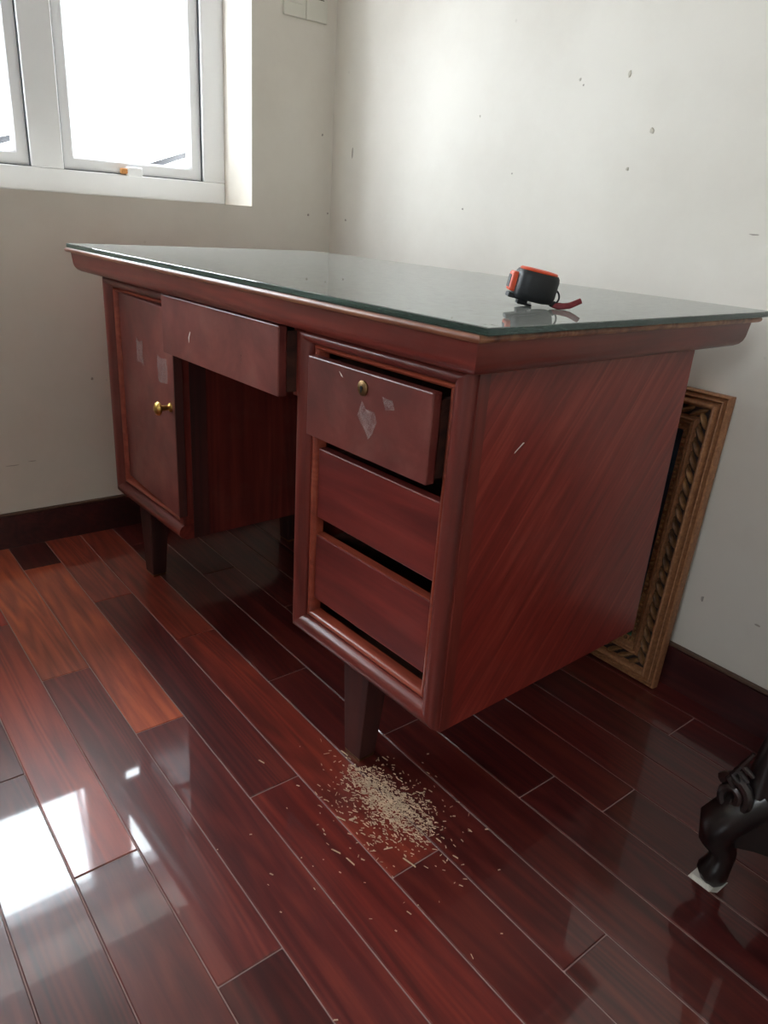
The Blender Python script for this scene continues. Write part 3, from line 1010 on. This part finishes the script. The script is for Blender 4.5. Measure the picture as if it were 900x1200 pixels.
U2 = 0.096 * KP
for p, q in (((-U2, U2), (-U2, FH - U2)), ((-FWD_ + U2, U2), (-FWD_ + U2, FH - U2)), ((-FWD_ + U2, U2), (-U2, U2)), ((-FWD_ + U2, FH - U2), (-U2, FH - U2))):
    beads(p, q).build('beaded_edge', M['gilt_dark'], fr, smooth=True)
tr_ = rect_frame(-FWD_ + .0385 * KP, -.0385 * KP, .0385 * KP, FH - .0385 * KP, [(0, -.0105), (0, -.0135), (.027 * KP, -.0135), (.027 * KP, -.0105)])  # dark strip laid in as shadow between the carved leaves
for s in 'LBRT':
    tr_[s].build('groove_shade', M['groove'], fr)
MB().box(-FWD_ + 0.10 * KP, -0.10 * KP, -0.0045, -0.002, 0.10 * KP, FH - 0.10 * KP).build('canvas', M['painting'], fr)

# ------------------------------------------------------------------ carved dark furniture at the right edge
ch = tag(empty('carved_chest', (1.70, -0.38, 0)), 'dark carved wooden chest with scrolled foot at the right edge', 'chest')


def F(m, name, **kw):
    m.v = [(p[0] - 1.70, p[1] + 0.38, p[2]) for p in m.v]
    return m.build(name, M['rosewood'], ch, **kw)


F(MB().box(1.715, 2.40, -0.372, -0.025, 0.155, 0.46), 'body', bevel=0.006)
F(MB().box(1.69, 2.42, -0.395, -0.02, 0.46, 0.485), 'top', bevel=0.006)
# arched apron along the front, between the feet
ap0, ap1 = [], []
N = 20
topz = 0.155
rings = []
for i in range(N + 1):
    x = 1.675 + (2.38 - 1.675) * i / N
    e = min(i, N - i) / 4.0
    zb_ = 0.115 - 0.045 * max(0, 1 - e) ** 2
    rings.append([(x, -0.405, zb_), (x, -0.378, zb_), (x, -0.378, topz), (x, -0.398, topz)])
F(MB().loft(rings), 'apron', smooth=True)


def foot(px, py, sx, sy):
    """cabriole foot with a scroll; sx, sy = outward direction"""
    P = lambda dx, dy, z: (px + sx * dx, py + sy * dy, z)
    F(MB().tube([P(.008, .006, 0.006), P(.010, .010, 0.018), P(.006, .008, .035), P(.004, .006, .055), P(.016, .016, .080), P(.018, .016, .105), P(.002, .004, .135), P(-.02, -.016, .165)],
                [.019, .022, .0185, .0175, .024, .029, .030, .026], 12), 'foot', smooth=True)
    sp = []
    rr = []
    for i in range(26):
        t = i / 25 * 3.3 * PI
        r = 0.031 * (1 - 0.75 * i / 25)
        sp.append(P(.010 + r * math.cos(t + 0.6) * 0.8, .018 + 0.004 * i / 25, .160 + r * math.sin(t + 0.6)))
        rr.append(0.0085 * (1 - 0.35 * i / 25))
    F(MB().tube(sp, rr, 8), 'scroll', smooth=True)
    for q in range(4):
        F(MB().tube([P(.012 - .004 * q, .020, .205 + .012 * q), P(.020 - .004 * q, .024, .188 + .010 * q), P(.006 - .005 * q, .022, .172 + .012 * q)], [.003, .006, .003], 8), 'leaf_carving', smooth=True)
    F(MB().tube([P(-.010, -.008, .16), P(-.012, -.010, .24), P(-.016, -.012, .30), P(-.016, -.012, .46)], [.022, .017, .013, .013], 12), 'corner_post', smooth=True)


foot(1.678, -0.396, -1, -1)
foot(2.385, -0.396, 1, -1)
for px in (1.73, 2.38):
    F(MB().frustum((px - .02, px + .02, -.075, -.035), (px - .03, px + .03, -.09, -.028), 0, .155), 'rear_foot', bevel=0.004)

# folded paper shim under that foot
pp = MB()
for i in range(4):
    z = 0.0012 * i
    d = 0.0015 * i
    pp.box(1.646 + d, 1.680 - d, -0.4285 + d, -0.388, z + 0.0002, z + 0.0011)
pp.add([(1.680, -0.428, 0.001), (1.680, -0.400, 0.001), (1.690, -0.400, 0.010), (1.690, -0.430, 0.010), (1.6806, -0.428, 0.001), (1.6806, -0.400, 0.001), (1.6906, -0.400, 0.010), (1.6906, -0.430, 0.010)],
       [(0, 1, 2, 3), (7, 6, 5, 4), (0, 4, 5, 1), (1, 5, 6, 2), (2, 6, 7, 3), (3, 7, 4, 0)])
pso = pp.build('folded_paper', M['paper'], origin=(1.668, -0.412, 0))
tag(pso, 'white folded paper wedged under the dark carved foot', 'paper')

# ------------------------------------------------------------------ sawdust and wood chips on the floor by the desk leg
rnd = random.Random(11)
sd = MB()


def flake(x, y, l, w, h, a):
    c, s = math.cos(a), math.sin(a)
    ca, sa = l / 2, w / 2
    pts = []
    for z in (0.0001, h):
        for u, v in ((-ca, -sa), (ca, -sa * .6), (ca * .9, sa), (-ca * .8, sa * .7)):
            pts.append((x + u * c - v * s, y + u * s + v * c, z + (abs(u) * 0.06 if z > 0.0002 else 0)))
    sd.add(pts, [(3, 2, 1, 0), (4, 5, 6, 7), (0, 1, 5, 4), (1, 2, 6, 5), (2, 3, 7, 6), (3, 0, 4, 7)])


for i in range(1700):
    r = rnd.random()
    if r < 0.62:
        t = rnd.betavariate(2.2, 2.0)
        x = 1.165 + 0.22 * t + rnd.gauss(0, .010)
        y = -0.712 + 0.012 * t + rnd.gauss(0, .013 + .012 * t)
    elif r < 0.93:
        x = rnd.gauss(1.285, .05)
        y = rnd.gauss(-0.715, .036)
    else:
        x = rnd.gauss(1.31, .09)
        y = rnd.gauss(-0.73, .075)
    if 1.11 < x < 1.19 and y > -0.70:
        continue
    flake(x, y, abs(rnd.gauss(.0028, .0024)) + .0013, rnd.uniform(.0008, .0019), rnd.uniform(.0003, .0010), rnd.gauss(0.35, .6))
for x, y, l, a in [(1.318, -.832, .016, .4), (1.345, -.825, .018, .1), (1.395, -.755, .024, .2), (1.15, -.70, .018, .1), (1.09, -.83, .013, .3), (1.357, -.765, .014, 1.2), (1.27, -.79, .016, .4),
                   (1.28, -.775, .014, 1.3), (1.52, -.97, .006, 1.0), (1.47, -.84, .003, .2), (1.30, -.93, .006, .4), (1.22, -.92, .004, 1.0), (1.36, -.95, .003, .3)]:
    flake(x, y, l, .0018, .0009, a)
so = sd.build('sawdust', M['chips'], origin=(1.26, -0.70, 0))
so['kind'] = 'stuff'
tag(so, 'pale sawdust and wood chips scattered beside the front desk leg', 'sawdust')
